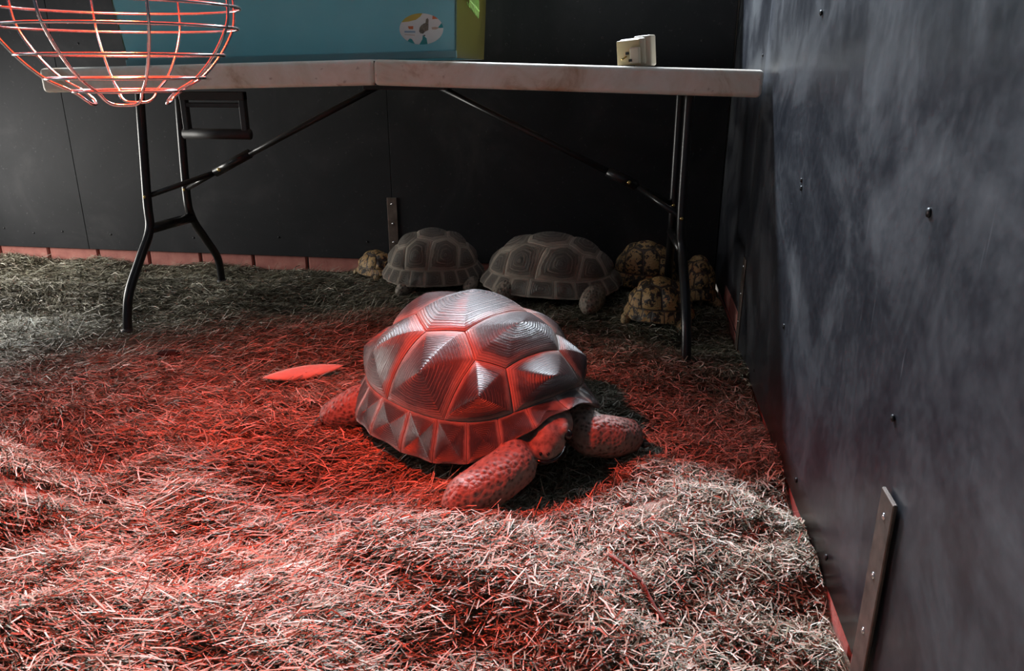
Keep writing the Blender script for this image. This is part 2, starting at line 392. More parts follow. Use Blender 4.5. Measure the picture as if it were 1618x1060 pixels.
# right wall: brick footing + black sheets, slightly buckled
wr = struct(bx('wall_right', M['mortar'], None, XR + 0.03, XR + 0.15, YF, YO, -0.06, ZC))
bm = bmesh.new(); box(bm, 0, 0.085, 0, 0.203, 0, 0.066, bev=0.004, seg=1); bme2 = bpy.data.meshes.new('brick'); bm.to_mesh(bme2); bm.free(); bme2.materials.append(M['brick'])
yj = 0.02
while yj < YB - 0.2:
    for row in (0, 1):
        y0 = yj + (0.106 if row else 0)
        if y0 + 0.205 > YB: continue
        o = link('brick', bme2, wr); o.location = (XR + 0.006, y0, -0.055 if row == 0 else 0.010); o.scale = (1, 1, 0.9)
    yj += 0.2125
def sheet_panel(y0, y1, z0, z1, x, buck, seed):
    ny, nz = 30, 40; r = np.random.default_rng(seed); bm = bmesh.new(); g = []
    for i in range(ny + 1):
        row = []
        for j in range(nz + 1):
            y = y0 + (y1 - y0) * i / ny; z = z0 + (z1 - z0) * j / nz
            u = i / ny
            d = buck * math.sin(PI * u) * (0.6 + 0.4 * math.sin(z * 2.3 + seed)) + 0.0022 * math.sin(5 * u + 3 * z + seed)
            row.append(bm.verts.new((x - d, y, z)))
        g.append(row)
    for i in range(ny):
        for j in range(nz): bm.faces.new((g[i][j], g[i + 1][j], g[i + 1][j + 1], g[i][j + 1]))
    ext = bmesh.ops.extrude_face_region(bm, geom=list(bm.faces))
    for v in [e for e in ext['geom'] if isinstance(e, bmesh.types.BMVert)]: v.co.x = x + 0.026
    return obj('panel', bm, M['sheet'], wr, False)
rp = []
for y0, y1, sd in ((YF, -0.42, 1), (-0.42, 2.015, 3), (2.015, YB + 0.02, 4)):
    p = sheet_panel(y0 + 0.0003, y1 - 0.0003, 0.006, 2.44, XR + (0.006 if sd == 4 else 0), 0.0012, 3)
    for f in p.data.polygons: f.use_smooth = abs(f.normal.x) > 0.8
    rp.append(p)
for (y, z, r) in ((1.451, 0.785, .005), (2.038, 0.726, .004), (1.446, 0.511, .004), (1.439, 0.498, .005), (0.835, 0.561, .0055), (0.835, 0.333, .0045), (0.989, 0.045, .005), (1.208, 0.045, .005), (1.445, 0.239, .005), (1.7, 0.05, .004)):
    disc_screw('screw', M['darkscrew'], rp[1] if y < 2.015 else rp[2], (XR - 0.003, y, z), (-1, 0, 0), r)

# ------------------------------------------------------------------ metal joint strips
def strip(label, origin, wd, z0, z1, axis, screws, t=0.005):
    e = empty('joint_strip', origin); tag(e, label, 'metal strip')
    if axis == 'Y': bx('plate', M['galv'], e, -wd / 2, wd / 2, -t, 0, z0, z1, bev=0.0012, seg=1); ax = (0, -1, 0)
    else: bx('plate', M['galv'], e, -t, 0, -wd / 2, wd / 2, z0, z1, bev=0.0012, seg=1); ax = (-1, 0, 0)
    for z in screws: disc_screw('screw', M['screw'], e, (0, -t, z) if axis == 'Y' else (-t, 0, z), ax, 0.0045)
strip('weathered metal strip screwed to the back wall behind the small spotted tortoise', (-0.828, YB - 0.004, 0), 0.036, 0.02, 0.264, 'Y', (0.241, 0.171, 0.104))
strip('brown metal strip with bright screws at the foot of the scuffed side wall', (XR - 0.0035, 0.795, 0), 0.042, -0.02, 0.258, 'X', (0.232, 0.155, 0.079))
strip('narrow metal strip on the side wall beside the table leg', (XR - 0.001, 1.985, 0), 0.038, 0.0, 0.243, 'X', (0.222, 0.150, 0.075))

# ------------------------------------------------------------------ folding table
TY0, TY1, TXL, TXR, TM = 1.90, 2.46, -1.515, 0.290, -0.622
ZM, ZE, TT = 0.718, 0.697, 0.060
tbl = empty('folding_table', (TM, 2.18, 0)); tag(tbl, 'long white plastic folding table with black steel legs against the back wall', 'table')
tbl_off = Matrix.Translation(Vector((-TM, -2.18, 0)))
def T_(p): return (p[0] - TM, p[1] - 2.18, p[2])
def half(x0, z0, x1, z1):
    bm = bmesh.new(); L = math.hypot(x1 - x0, z1 - z0)
    box(bm, 0, L - 0.0004, TY0, TY1, -TT, 0, bev=0.011, seg=3)
    a = math.atan2(z1 - z0, x1 - x0)
    m = tbl_off @ Matrix.Translation((x0, 0, z0)) @ Matrix.Rotation(-a, 4, 'Y')
    bmesh.ops.transform(bm, matrix=m, verts=bm.verts)
    return obj('tabletop_half', bm, M['plastic'], tbl, True)
half(TXL, ZE, TM, ZM)
bmx = half(TM + 0.0004, ZM, TXR, ZE - 0.003)
for o in tbl.children:
    for p in o.data.polygons: p.use_smooth = True
    md = o.modifiers.new('wn', 'WEIGHTED_NORMAL')
RL = 0.0125
legs = {'lf': [(-1.365, 2.093, 0.655), (-1.365, 2.051, 0.35), (-1.365, 2.040, 0.258), (-1.365, 1.975, 0.185), (-1.365, 1.908, 0.112), (-1.365, 1.880, 0.05), (-1.362, 1.862, -0.02)],
        'lb': [(-1.365, 2.288, 0.655), (-1.365, 2.256, 0.34), (-1.365, 2.268, 0.25), (-1.365, 2.325, 0.175), (-1.365, 2.385, 0.10), (-1.365, 2.398, 0.05), (-1.365, 2.398, -0.02)],
        'rf': [(0.139, 2.07, 0.655), (0.139, 2.045, 0.33), (0.146, 2.03, 0.25), (0.152, 1.955, 0.18), (0.157, 1.885, 0.11), (0.160, 1.855, 0.05), (0.162, 1.838, -0.02)],
        'rb': [(0.128, 2.27, 0.655), (0.128, 2.25, 0.33), (0.130, 2.268, 0.25), (0.132, 2.325, 0.175), (0.134, 2.385, 0.10), (0.135, 2.398, 0.05), (0.135, 2.400, -0.02)]}
for k, pts in legs.items():
    P = smooth_path([T_(p) for p in pts], 7)
    lg = tb('leg', M['tube'], tbl, P, RL, 14)
    z = pts[-1]; tb('foot_cap', M['blackplastic'], lg, [T_((z[0], z[1], -0.024)), T_((z[0], z[1], 0.012))], RL + 0.003, 12)
    q = pts[1]; disc_screw('rivet', M['brass'], lg, T_((q[0], q[1] - RL, q[2])), (0, -1, 0), 0.005)
for sx, a, b in ((-1, 'lf', 'lb'), (1, 'rf', 'rb')):
    A, B = Vector(T_(legs[a][2])), Vector(T_(legs[b][2]))
    tb('cross_bar', M['tube'], tbl, [A, B], 0.015, 10)
    A, B = Vector(T_((legs[a][0][0], 2.05, 0.648))), Vector(T_((legs[b][0][0], 2.31, 0.648)))
    tb('pivot_bar', M['tube'], tbl, [A, B], 0.012, 10)
    # folding brace
    if sx < 0: top, mid, sl = (-0.70, 2.175, 0.650), (-1.215, 2.175, 0.405), (-1.10, 2.175, 0.462)
    else: top, mid, sl = (-0.53, 2.175, 0.650), (0.02, 2.175, 0.392), (-0.06, 2.175, 0.430)
    tb('brace', M['tube'], tbl, [T_(top), T_(mid)], 0.0085, 10)
    sv = tb('brace_sleeve', M['tube'], tbl, [T_(sl), T_(mid)], 0.014, 10)
    disc_screw('rivet', M['brass'], sv, T_((mid[0] + 0.02 * -sx, mid[1] - 0.014, mid[2] + 0.01)), (0, -1, 0), 0.006)
    for l in (a, b):
        q = legs[l][1]
        tb('brace_fork', M['tube'], tbl, [T_(mid), T_((q[0], q[1], q[2]))], 0.0075, 8)
bx('brace_mount', M['tube'], tbl, *[v for v in (-0.73 - TM, -0.50 - TM, 2.13 - 2.18, 2.22 - 2.18, 0.642, 0.664)], bev=0.002)
# carrying handle folded down under the edge
hd = empty('dummy'); bpy.data.objects.remove(hd)
bm = bmesh.new()
x0, x1, yy = -1.180, -1.000, 1.985
for (a0, a1, c0, c1, t) in ((x0, x1, 0.618, 0.640, .012), (x0, x0 + 0.016, 0.53, 0.64, .010), (x1 - 0.016, x1, 0.53, 0.64, .010), (x0 + 0.004, x1 - 0.004, 0.600, 0.612, .008)):
    box(bm, a0, a1, yy - t, yy + t, c0, c1, bev=0.002, seg=1)
bmesh.ops.transform(bm, matrix=tbl_off, verts=bm.verts)
h = obj('carry_handle', bm, M['blackplastic'], tbl)
tb('grip', M['blackplastic'], h, [T_((x0 - 0.004, yy, 0.532)), T_((x1 + 0.004, yy, 0.532))], 0.014, 12)
bx('hinge_seam', M['blackplastic'], tbl, -0.002, 0.002, TY0 - 2.18 + 0.012, TY1 - 2.18 - 0.012, ZM - TT + 0.001, ZM - 0.004)

# ------------------------------------------------------------------ small-animal cage on the table
CX0, CX1, CY0, CY1, CZ0, CZ1 = -1.352, -0.448, 2.04, 2.425, 0.7215, 0.905
cage = empty('animal_cage', ((CX0 + CX1) / 2, (CY0 + CY1) / 2, CZ0)); cage.location.z = 0.7107; cage.rotation_euler = (0, -math.atan2(ZM - ZE, TM - TXL), 0); tag(cage, 'teal and olive plastic animal cage with an oval sticker, standing on the table', 'animal cage')
cxm, cym = (CX0 + CX1) / 2, (CY0 + CY1) / 2
def taper_wall(name, mat, pts_b, pts_t, t, nvec):
    bm = bmesh.new(); n = Vector(nvec) * t
    b0, b1 = [Vector(p) for p in pts_b]; t0, t1 = [Vector(p) for p in pts_t]
    q = [b0, b1, t1, t0]; A = [bm.verts.new(p) for p in q]; B = [bm.verts.new(p + n) for p in q]
    bm.faces.new(A); bm.faces.new(B[::-1])
    for k in range(4): bm.faces.new((A[k], A[(k + 1) % 4], B[(k + 1) % 4], B[k]))
    return obj(name, bm, mat, cage)
hw, hd_, fl_ = (CX1 - CX0) / 2, (CY1 - CY0) / 2, 0.012
HZ = CZ1 - CZ0
taper_wall('front_panel', M['teal'], ((-hw, -hd_, 0), (hw, -hd_, 0)), ((-hw - fl_, -hd_ - fl_, HZ), (hw + fl_, -hd_ - fl_, HZ)), 0.004, (0, 1, 0))
taper_wall('back_panel', M['olive'], ((-hw, hd_, 0), (hw, hd_, 0)), ((-hw - fl_, hd_ + fl_, HZ), (hw + fl_, hd_ + fl_, HZ)), 0.004, (0, -1, 0))
taper_wall('end_panel', M['olive'], ((hw, -hd_, 0), (hw, hd_, 0)), ((hw + fl_, -hd_ - fl_, HZ), (hw + fl_, hd_ + fl_, HZ)), 0.004, (-1, 0, 0))
taper_wall('end_panel', M['olive'], ((-hw, -hd_, 0), (-hw, hd_, 0)), ((-hw - fl_, -hd_ - fl_, HZ), (-hw - fl_, hd_ + fl_, HZ)), 0.004, (1, 0, 0))
bx('base', M['teal'], cage, -hw + 0.002, hw - 0.002, -hd_ + 0.002, hd_ - 0.002, 0.0, 0.006)
bx('ridge', M['teal'], cage, -hw - 0.003, hw + 0.003, -hd_ - 0.008, -hd_ + 0.001, 0.0, 0.019, bev=0.003)
bm = bmesh.new()
for a in ((-hw - .03, hw + .03, -hd_ - .03, -hd_ - .005), (-hw - .03, hw + .03, hd_ + .005, hd_ + .03), (-hw - .03, -hw - .005, -hd_ - .005, hd_ + .005), (hw + .005, hw + .03, -hd_ - .005, hd_ + .005)):
    box(bm, *a, HZ - 0.004, HZ + 0.006)
obj('rim', bm, M['teal'], cage)
# lime wire end guard hooked on the olive end, and wire roof
bm = bmesh.new(); xe = hw + 0.022
ys = np.linspace(-0.115, 0.0, 8)
for y in ys: tube(bm, smooth_path([(xe + 0.004, y, HZ + 0.20), (xe + 0.004, y, 0.125 + 0.018 * abs(y + 0.0) / .115), (xe - 0.004, y, 0.118 + 0.018 * abs(y) / .115)], 3), 0.0016, 6)
tube(bm, [(xe + 0.004, -0.118, 0.140), (xe + 0.004, 0.003, 0.122)], 0.002, 6)
obj('wire_end_guard', bm, M['lime'], cage, True)
bm = bmesh.new()
for x in np.linspace(-hw, hw, 30):
    tube(bm, smooth_path([(x, -hd_ - 0.012, HZ + 0.004), (x, -hd_ + 0.005, HZ + 0.20), (x, -hd_ + 0.04, HZ + 0.23), (x, hd_ - 0.04, HZ + 0.23), (x, hd_ - 0.005, HZ + 0.20), (x, hd_ + 0.012, HZ + 0.004)], 3), 0.0015, 5)
for z, y in ((0.06, -hd_ - 0.008), (0.14, -hd_), (0.23, -hd_ + 0.04), (0.23, hd_ - 0.04), (0.14, hd_), (0.06, hd_ + 0.008)):
    tube(bm, [(-hw, y, HZ + z), (hw, y, HZ + z)], 0.002, 5)
o = obj('wire_top', bm, M['lime'], cage, True)
# oval sticker with a rabbit
stk = empty('sticker_tmp'); bpy.data.objects.remove(stk)
tilt = math.atan2(fl_, HZ)
def onface(u, v, d=0.0):     # u to the right, v up from the sticker centre, in metres
    X = -0.533 - cxm + u; Z = 0.7925 - CZ0 + v
    return Vector((X, -hd_ - fl_ * Z / HZ - d, Z))
def flat(name, mat, pts, d, parent):
    bm = bmesh.new(); th = 0.0004
    A = [bm.verts.new(onface(u, v, d + th)) for u, v in pts]; B = [bm.verts.new(onface(u, v, d - 0.0003)) for u, v in pts]
    bm.faces.new(A); bm.faces.new(B[::-1])
    for k in range(len(A)): bm.faces.new((A[k], A[(k + 1) % len(A)], B[(k + 1) % len(A)], B[k]))
    return obj(name, bm, mat, parent)
EA, EB = 0.0565, 0.0365
def ell(a0, a1, n, A=EA, B=EB): return [(A * math.cos(a), B * math.sin(a)) for a in np.linspace(a0, a1, n)]
stick = flat('sticker', M['stick_white'], ell(0, 2 * PI - 0.1, 48), 0.0004, cage)
flat('print', M['stick_yellow'], ell(math.radians(84), math.radians(152), 14) + [(-0.03, 0.0185), (-0.012, 0.022), (0.0, 0.029)], 0.0009, stick)
flat('print', M['stick_teal'], ell(math.radians(262), math.radians(284), 6) + [(0.012, -0.022), (0.003, -0.014), (0.001, -0.024)], 0.0009, stick)
flat('print', M['stick_teal'], ell(math.radians(2), math.radians(20), 6) + [(0.047, 0.006), (0.042, 0.001)], 0.0009, stick)
flat('print', M['stick_teal'], ell(math.radians(228), math.radians(250), 6) + [(-0.026, -0.023), (-0.031, -0.021), (-0.035, -0.024)], 0.0009, stick)
flat('print', M['stick_orange'], [(-0.034, 0.0075), (-0.020, 0.0075), (-0.021, 0.000), (-0.032, 0.001)], 0.0009, stick)
flat('print', M['stick_blue'], [(-0.044, -0.003), (-0.016, -0.004), (-0.016, -0.008), (-0.044, -0.007)], 0.0009, stick)
flat('print', M['stick_tan'], [(-0.044, -0.011), (-0.018, -0.013), (-0.018, -0.0145), (-0.044, -0.0125)], 0.0009, stick)
flat('print', M['stick_tan'], [(0.027, 0.003), (0.036, 0.004), (0.047, 0.002), (0.038, -0.002), (0.028, -0.002)], 0.0009, stick)
flat('print', M['stick_orange'], ell(math.radians(38), math.radians(56), 6) + [(0.030, 0.022)], 0.0009, stick)
flat('print', M['stick_grey'], [(-0.006, -0.005), (-0.003, -0.010), (0.004, -0.011), (0.010, -0.006), (0.018, -0.003), (0.019, 0.005), (0.0195, 0.014), (0.0205, 0.021), (0.018, 0.025), (0.014, 0.022), (0.012, 0.014), (0.006, 0.012), (0.000, 0.008), (-0.004, 0.003)], 0.0010, stick)
flat('print', M['stick_grey'], [(0.005, -0.014), (0.009, -0.0135), (0.009, -0.017), (0.005, -0.017)], 0.0010, stick)

# ------------------------------------------------------------------ beige socket block on the table
plug = empty('socket_adaptor', (-0.004, 1.965, 0.7075), 0); tag(plug, 'tilted beige plastic plug adaptor with a brass pin, on the table edge', 'plug adaptor')
plug.rotation_euler = (math.radians(2), math.radians(-5), math.radians(-18))
bx('body', M['beige'], plug, -0.030, 0.034, -0.012, 0.030, -0.004, 0.056, bev=0.006)
bx('back_cover', M['beige'], plug, 0.004, 0.046, -0.004, 0.036, -0.0085, 0.060, bev=0.004)
sf = bx('socket_face', M['beige2'], plug, -0.034, 0.022, -0.0155, -0.010, -0.002, 0.053, bev=0.002)
bx('shutter_block', M['beige'], plug, 0.000, 0.024, -0.026, -0.014, 0.000, 0.036, bev=0.003)
for (x, z) in ((-0.008, 0.024), (0.002, 0.008)): bx('slot', M['slot'], sf, x - 0.004, x + 0.004, -0.0275 if x > 0 else -0.018, -0.012, z - 0.003, z + 0.003)
tb('pin', M['brass'], sf, [(-0.018, -0.030, 0.012), (-0.010, -0.012, 0.018)], 0.0022, 8)

# ------------------------------------------------------------------ heat lamp
LX, LY = -0.621, 0.931
lamp = empty('heat_lamp', (LX, LY, 0.656)); lamp.scale = (0.933,) * 3; tag(lamp, 'hanging heat lamp with a round chromed wire guard and red bulb', 'heat lamp')
hoops = [(0.800, 0.151), (0.774, 0.1515), (0.7485, 0.1462), (0.715, 0.125), (0.6865, 0.0968), (0.6705, 0.068)]
zb = 0.653
for z, r in hoops:
    tb('guard_hoop', M['chrome'], lamp, [(r * math.cos(a), r * math.sin(a), z - zb) for a in np.linspace(0, 2 * PI, 72, endpoint=False)], 0.0019, 8, True)
prof = [(0.149, 0.812), (0.151, 0.800), (0.1515, 0.774), (0.1462, 0.7485), (0.125, 0.715), (0.0968, 0.6865), (0.068, 0.6705), (0.055, 0.660)]
for k in range(4):
    a0 = math.radians(1 + 90 * k); a1 = a0 + math.radians(45); am = (a0 + a1) / 2
    pts = [(r * math.cos(a0), r * math.sin(a0), z - zb) for r, z in prof]
    pts += [(0.048 * math.cos(a0 + .12), 0.048 * math.sin(a0 + .12), 0.6545 - zb), (0.044 * math.cos(am), 0.044 * math.sin(am), 0.6535 - zb), (0.048 * math.cos(a1 - .12), 0.048 * math.sin(a1 - .12), 0.6545 - zb)]
    pts += [(r * math.cos(a1), r * math.sin(a1), z - zb) for r, z in prof[::-1]]
    tb('guard_rib', M['chrome'], lamp, smooth_path(pts, 5), 0.0020, 8)
bm = bmesh.new(); lathe(bm, [(0.158, 0.803), (0.157, 0.812), (0.155, 0.87), (0.140, 0.96), (0.105, 1.04), (0.055, 1.075), (0.045, 1.13), (0.0, 1.135)], 40, (0, 0, -zb))
TILT = Matrix.Translation((0, 0, 0.812 - zb)) @ Matrix.Rotation(math.radians(2.5), 4, Vector((0.89, -0.45, 0)))  @ Matrix.Translation((0, 0, zb - 0.812))
bmesh.ops.transform(bm, matrix=TILT, verts=bm.verts)
o = obj('reflector_shade', bm, M['shade'], lamp, True); md = o.modifiers.new('s', 'SOLIDIFY'); md.thickness = 0.0015
bm = bmesh.new(); lathe(bm, [(0.0, 0.938), (0.018, 0.939), (0.031, 0.942), (0.037, 0.946)], 28, (0, 0, -zb)); bmesh.ops.transform(bm, matrix=TILT, verts=bm.verts); bl = obj('bulb', bm, M['bulb'], lamp, True)
bm = bmesh.new(); lathe(bm, [(0.0372, 0.9455), (0.040, 0.955), (0.034, 0.98), (0.022, 1.01), (0.016, 1.03), (0.016, 1.07), (0.0, 1.076)], 24, (0, 0, -zb)); bmesh.ops.transform(bm, matrix=TILT, verts=bm.verts); obj('socket', bm, M['porcelain'], bl, True)
tb('cable', M['blackplastic'], lamp, [TILT @ Vector((0, 0, 1.128 - zb)), (0.004, 0, 2.0 - zb), (0, 0, (ZC - 0.656) / 0.933 + 0.004)], 0.004, 8)

# ------------------------------------------------------------------ tortoises
PHI = math.radians(95)
class Shell:
    def __init__(s, a, b, H, z0, bumpk, front=0.05, e=0.86): s.a, s.b, s.H, s.z0, s.k, s.front, s.e = a, b, H, z0, bumpk, front, e
    def pt(s, p, q):
        p = np.asarray(p, float); q = np.asarray(q, float)
        w_ = np.sqrt(p * p + q * q) + 1e-9; c, sn = p / w_, q / w_
        ph = np.minimum(w_, 1.0) * PHI
        r = np.sin(ph) ** s.e
        z = (np.cos(ph) - math.cos(PHI)) / (1 - math.cos(PHI))
        t = np.clip((w_ - 0.78) / 0.22, 0, 1); fl = t * t * (3 - 2 * t)
        r = r + 0.11 * fl
        n = 0.86                                             # squarish outline
        cc = np.sign(c) * np.abs(c) ** n; ss = np.sign(sn) * np.abs(sn) ** n
        front = np.clip(c, 0, 1) ** 5 * np.clip((w_ - 0.5) / 0.5, 0, 1) ** 2
        rear = np.clip(-c, 0, 1) ** 4 * np.clip((w_ - 0.6) / 0.4, 0, 1) ** 2
        scal = 1 + 0.012 * fl * np.cos(np.arctan2(sn, c) * 22)
        x = s.a * r * cc * scal; y = s.b * r * ss * scal
        z = s.z0 + s.H * z + s.front * front * s.H / 0.226 + 0.02 * rear * s.H / 0.226
        return np.stack([x, y, z], -1)
    def nrm(s, p, q):
        d = 0.01; A = s.pt(p + d, q) - s.pt(p - d, q); B = s.pt(p, q + d) - s.pt(p, q - d)
        n = np.cross(A, B); return n / (np.linalg.norm(n, axis=-1, keepdims=True) + 1e-12)
RW = 0.79
def arc(a0, a1, w0=RW, n=7): return [(w0 * math.cos(math.radians(t)), w0 * math.sin(math.radians(t))) for t in np.linspace(a0, a1, n)]
def scute_polys():
    F, c12, c23, c34, R = 24, 62, 95, 125, 155
    s12, m2, s23, m3, s34, m4, s45 = (.47, .20), (.33, .315), (.165, .225), (0, .335), (-.165, .225), (-.33, .315), (-.48, .20)
    mir = lambda P: [(x, -y) for x, y in P][::-1]
    pp = lambda P: (P[0], -P[1])
    V = [arc(-F, F) + [s12, pp(s12)], [s12, m2, s23, pp(s23), pp(m2), pp(s12)], [s23, m3, s34, pp(s34), pp(m3), pp(s23)],
         [s34, m4, s45, pp(s45), pp(m4), pp(s34)], [s45] + arc(R, 360 - R) + [pp(s45)]]
    Cs = [arc(F, c12) + [m2, s12], arc(c12, c23) + [m3, s23, m2], arc(c23, c34) + [m4, s34, m3], arc(c34, R) + [s45, m4]]
    Ms = []
    n = 22
    for i in range(n):
        t0, t1 = 360 * (i - 0.0) / n, 360 * (i + 1) / n
        Ms.append(arc(t0, t1, 1.0, 5) + arc(t1, t0, RW, 5))
    return [('scute', 1.0, P) for P in V] + [('scute', 1.0, P) for P in Cs] + [('scute', 1.0, mir(P)) for P in Cs] + [('marginal_scute', 0.12, P) for P in Ms]
POLY = scute_polys()
def densify(P, n):
    P = np.array(P); Q = np.vstack([P, P[:1]]); L = np.r_[0, np.cumsum(np.linalg.norm(np.diff(Q, axis=0), axis=1))]
    t = np.linspace(0, L[-1], n, endpoint=False)
    t = np.sort(np.r_[t, L[:-1]])
    t = t[np.r_[True, np.diff(t) > 1e-4]]
    return np.c_[np.interp(t, L, Q[:, 0]), np.interp(t, L, Q[:, 1])]
def set_attr(me, name, vals):
    a = me.attributes.new(name, 'FLOAT', 'POINT'); a.data.foreach_set('value', np.asarray(vals, np.float32))
def build_scute(sh, P, kk, nb, nr, name, parent, mat, off):
    B = densify(P, nb); c = B.mean(0); m = len(B)
    ss = np.linspace(1, 0, nr + 1)[:-1]
    D_ = B - c; kw = max(1, m // 9); Bs = sum(np.roll(D_, j, 0) for j in range(-kw, kw + 1)) / (2 * kw + 1)
    Bs = sum(np.roll(Bs, j, 0) for j in range(-kw, kw + 1)) / (2 * kw + 1); Bs *= np.linalg.norm(D_, axis=1).mean() / np.linalg.norm(Bs, axis=1).mean()
    verts = []; ring = []
    for s in ss:
        se = s
        mixk = 0.85 * (1 - s) ** 0.8; pq = c + (D_ * (1 - mixk) + Bs * mixk) * (0.985 * se)
        base = sh.pt(pq[:, 0], pq[:, 1]); n = sh.nrm(pq[:, 0], pq[:, 1])
        prof = (1 - s) ** 0.85
        h = sh.k * kk * (prof * 0.85) + 0.0012 * off * min(1, (1 - s) * 12) + 0.006 * sh.k * kk * math.sin(s * 34)
        verts.append(base + n * h); ring += [s] * m
    apex = sh.pt(c[0], c[1]) + sh.nrm(np.array(c[0]), np.array(c[1])) * (sh.k * kk * 0.85 + 0.0012 * off)
    verts = np.vstack(verts + [apex[None]]); ring.append(0)
    faces = []
    for i in range(nr - 1):
        for j in range(m): faces.append((i * m + j, i * m + (j + 1) % m, (i + 1) * m + (j + 1) % m, (i + 1) * m + j))
    last = (nr - 1) * m
    for j in range(m): faces.append((last + j, last + (j + 1) % m, nr * m))
    me = bpy.data.meshes.new(name); me.from_pydata(verts.tolist(), [], faces); set_attr(me, 'ring', ring)
    for p in me.polygons: p.use_smooth = True
    me.update()
    return link(name, me, parent, mat)
def voxel(bm, size, name):
    me = bpy.data.meshes.new('tmp'); bm.to_mesh(me); bm.free(); o = bpy.data.objects.new('tmp', me); COL.objects.link(o)
    r = o.modifiers.new('r', 'REMESH'); r.mode = 'VOXEL'; r.voxel_size = size; r.use_smooth_shade = True
    s = o.modifiers.new('s', 'SMOOTH'); s.iterations = 6; s.factor = 0.5
    dg = bpy.context.evaluated_depsgraph_get(); dg.update()
    out = bpy.data.meshes.new_from_object(o.evaluated_get(dg)); out.name = name
    bpy.data.objects.remove(o, do_unlink=True); bpy.data.meshes.remove(me)
    for p in out.polygons: p.use_smooth = True
    return out
def chain(bm, pts, step=0.012):
    for (p, r), (q, t) in zip(pts[:-1], pts[1:]):
        p, q = Vector(p), Vector(q); n = max(2, int((q - p).length / step))
        for k in range(n + 1): ball(bm, p.lerp(q, k / n), r + (t - r) * k / n, 2)
def tortoise(label, loc, heading, a, b, H, z0, bk, shellmat, skinmat, detail=1.0, front=0.05, head_turn=-0.5, group=None, tuck=0.0, claws=False, cat='tortoise'):
    S = a / 0.228; sh = Shell(a, b, H, z0, bk, front)
    root = empty('tortoise', (*loc, 0), heading); tag(root, label, cat, group)
    # --- continuous body
    bm = bmesh.new(); k = S; zk = H / 0.226
    ball(bm, (0, 0, z0 + 0.03 * zk), (0.195 * k, 0.84 * b, 0.055 * zk), 3)
    ball(bm, (0.10 * k, 0, z0 + 0.055 * zk), (0.105 * k, 0.66 * b, 0.05 * zk), 3)
    zf = z0 / 0.045
    hx, hy, hzv = (0.222 - 0.03 * tuck) * k, -0.020 * k, (0.090 - 0.012 * tuck) * k
    chain(bm, [((0.12 * k, 0, 0.100 * k), 0.060 * k), ((0.18 * k, 0, 0.092 * k), 0.050 * k), ((0.215 * k, hy * .5, 0.080 * k), 0.041 * k)])
    for x_ in (0.165, 0.185, 0.205):        # loose neck folds
        bmr = Matrix.Rotation(0.25, 4, 'Y'); ball(bm, (x_ * k, 0, (0.152 - x_ * .33) * k), (0.007 * k, (0.066 - (x_ - .165) * .35) * k, (0.056 - (x_ - .165) * .35) * k), 2, bmr)
    Hm = Matrix.Translation((hx, hy, hzv)) @ Matrix.Rotation(head_turn, 4, 'Z') @ Matrix.Rotation(0.22, 4, 'Y')
    hs = 1.28 + 0.17 * max(0, 1 - tuck)
    def hb(c, r):
        mt = Hm @ Matrix.Translation(Vector(c) * k * hs) @ Matrix.Diagonal((r[0] * k * hs, r[1] * k * hs, r[2] * k * hs, 1)); bmesh.ops.create_icosphere(bm, subdivisions=3, radius=1.0, matrix=mt)
    hb((-0.005, 0, 0.002), (0.034, 0.033, 0.029)); hb((0.022, 0, 0.000), (0.028, 0.025, 0.024)); hb((0.038, 0, -0.004), (0.017, 0.016, 0.018)); hb((0.020, 0, -0.014), (0.028, 0.022, 0.012))
    for s_ in (-1, 1): hb((0.016, s_ * 0.021, 0.014), (0.013, 0.008, 0.008))
    fr = [((0.13 * k, -0.09 * k, 0.085 * k), 0.052 * k), ((0.205 * k, -0.092 * k, 0.068 * k), 0.038 * k), ((0.238 * k, -0.118 * k, 0.056 * k), 0.042 * k), ((0.238 * k, -0.165 * k, 0.046 * k), 0.044 * k), ((0.232 * k, -0.215 * k, 0.036 * k), 0.039 * k), ((0.230 * k, -0.232 * k, 0.028 * k), 0.031 * k)]
    fL = [((0.13 * k, 0.09 * k, 0.085 * k), 0.052 * k), ((0.205 * k, 0.075 * k, 0.068 * k), 0.042 * k), ((0.250 * k, 0.070 * k, 0.055 * k), 0.042 * k), ((0.268 * k, 0.105 * k, 0.046 * k), 0.042 * k), ((0.274 * k, 0.142 * k, 0.036 * k), 0.037 * k)]
    hr = [((-0.11 * k, -0.09 * k, 0.07 * k), 0.055 * k), ((-0.17 * k, -0.155 * k, 0.050 * k), 0.044 * k), ((-0.190 * k, -0.180 * k, 0.038 * k), 0.038 * k), ((-0.208 * k, -0.197 * k, 0.027 * k), 0.032 * k)]
    hl = [((p[0], -p[1], p[2]), r) for p, r in hr]
    sc = 1 - 0.16 * tuck
    fr, fL, hr, hl = [[((p[0] * sc, p[1] * sc, p[2]), r) for p, r in L] for L in (fr, fL, hr, hl)]
    for L in (fr, fL, hr, hl): chain(bm, L)
    chain(bm, [((-0.18 * k, 0, 0.06 * k), 0.03 * k), ((-0.225 * k, 0, 0.04 * k), 0.012 * k)])
    # sink lower side to the ground: nothing below -12 mm
    me = voxel(bm, 0.0042 * k / detail, 'body')
    n = len(me.vertices); co = np.empty(n * 3, np.float32); me.vertices.foreach_get('co', co); co = co.reshape(-1, 3)
    co[:, 2] = np.where(co[:, 2] < -0.010, -0.010 + (co[:, 2] + 0.010) * 0.15, co[:, 2]); me.vertices.foreach_set('co', co.ravel())
    tone = np.zeros(n)
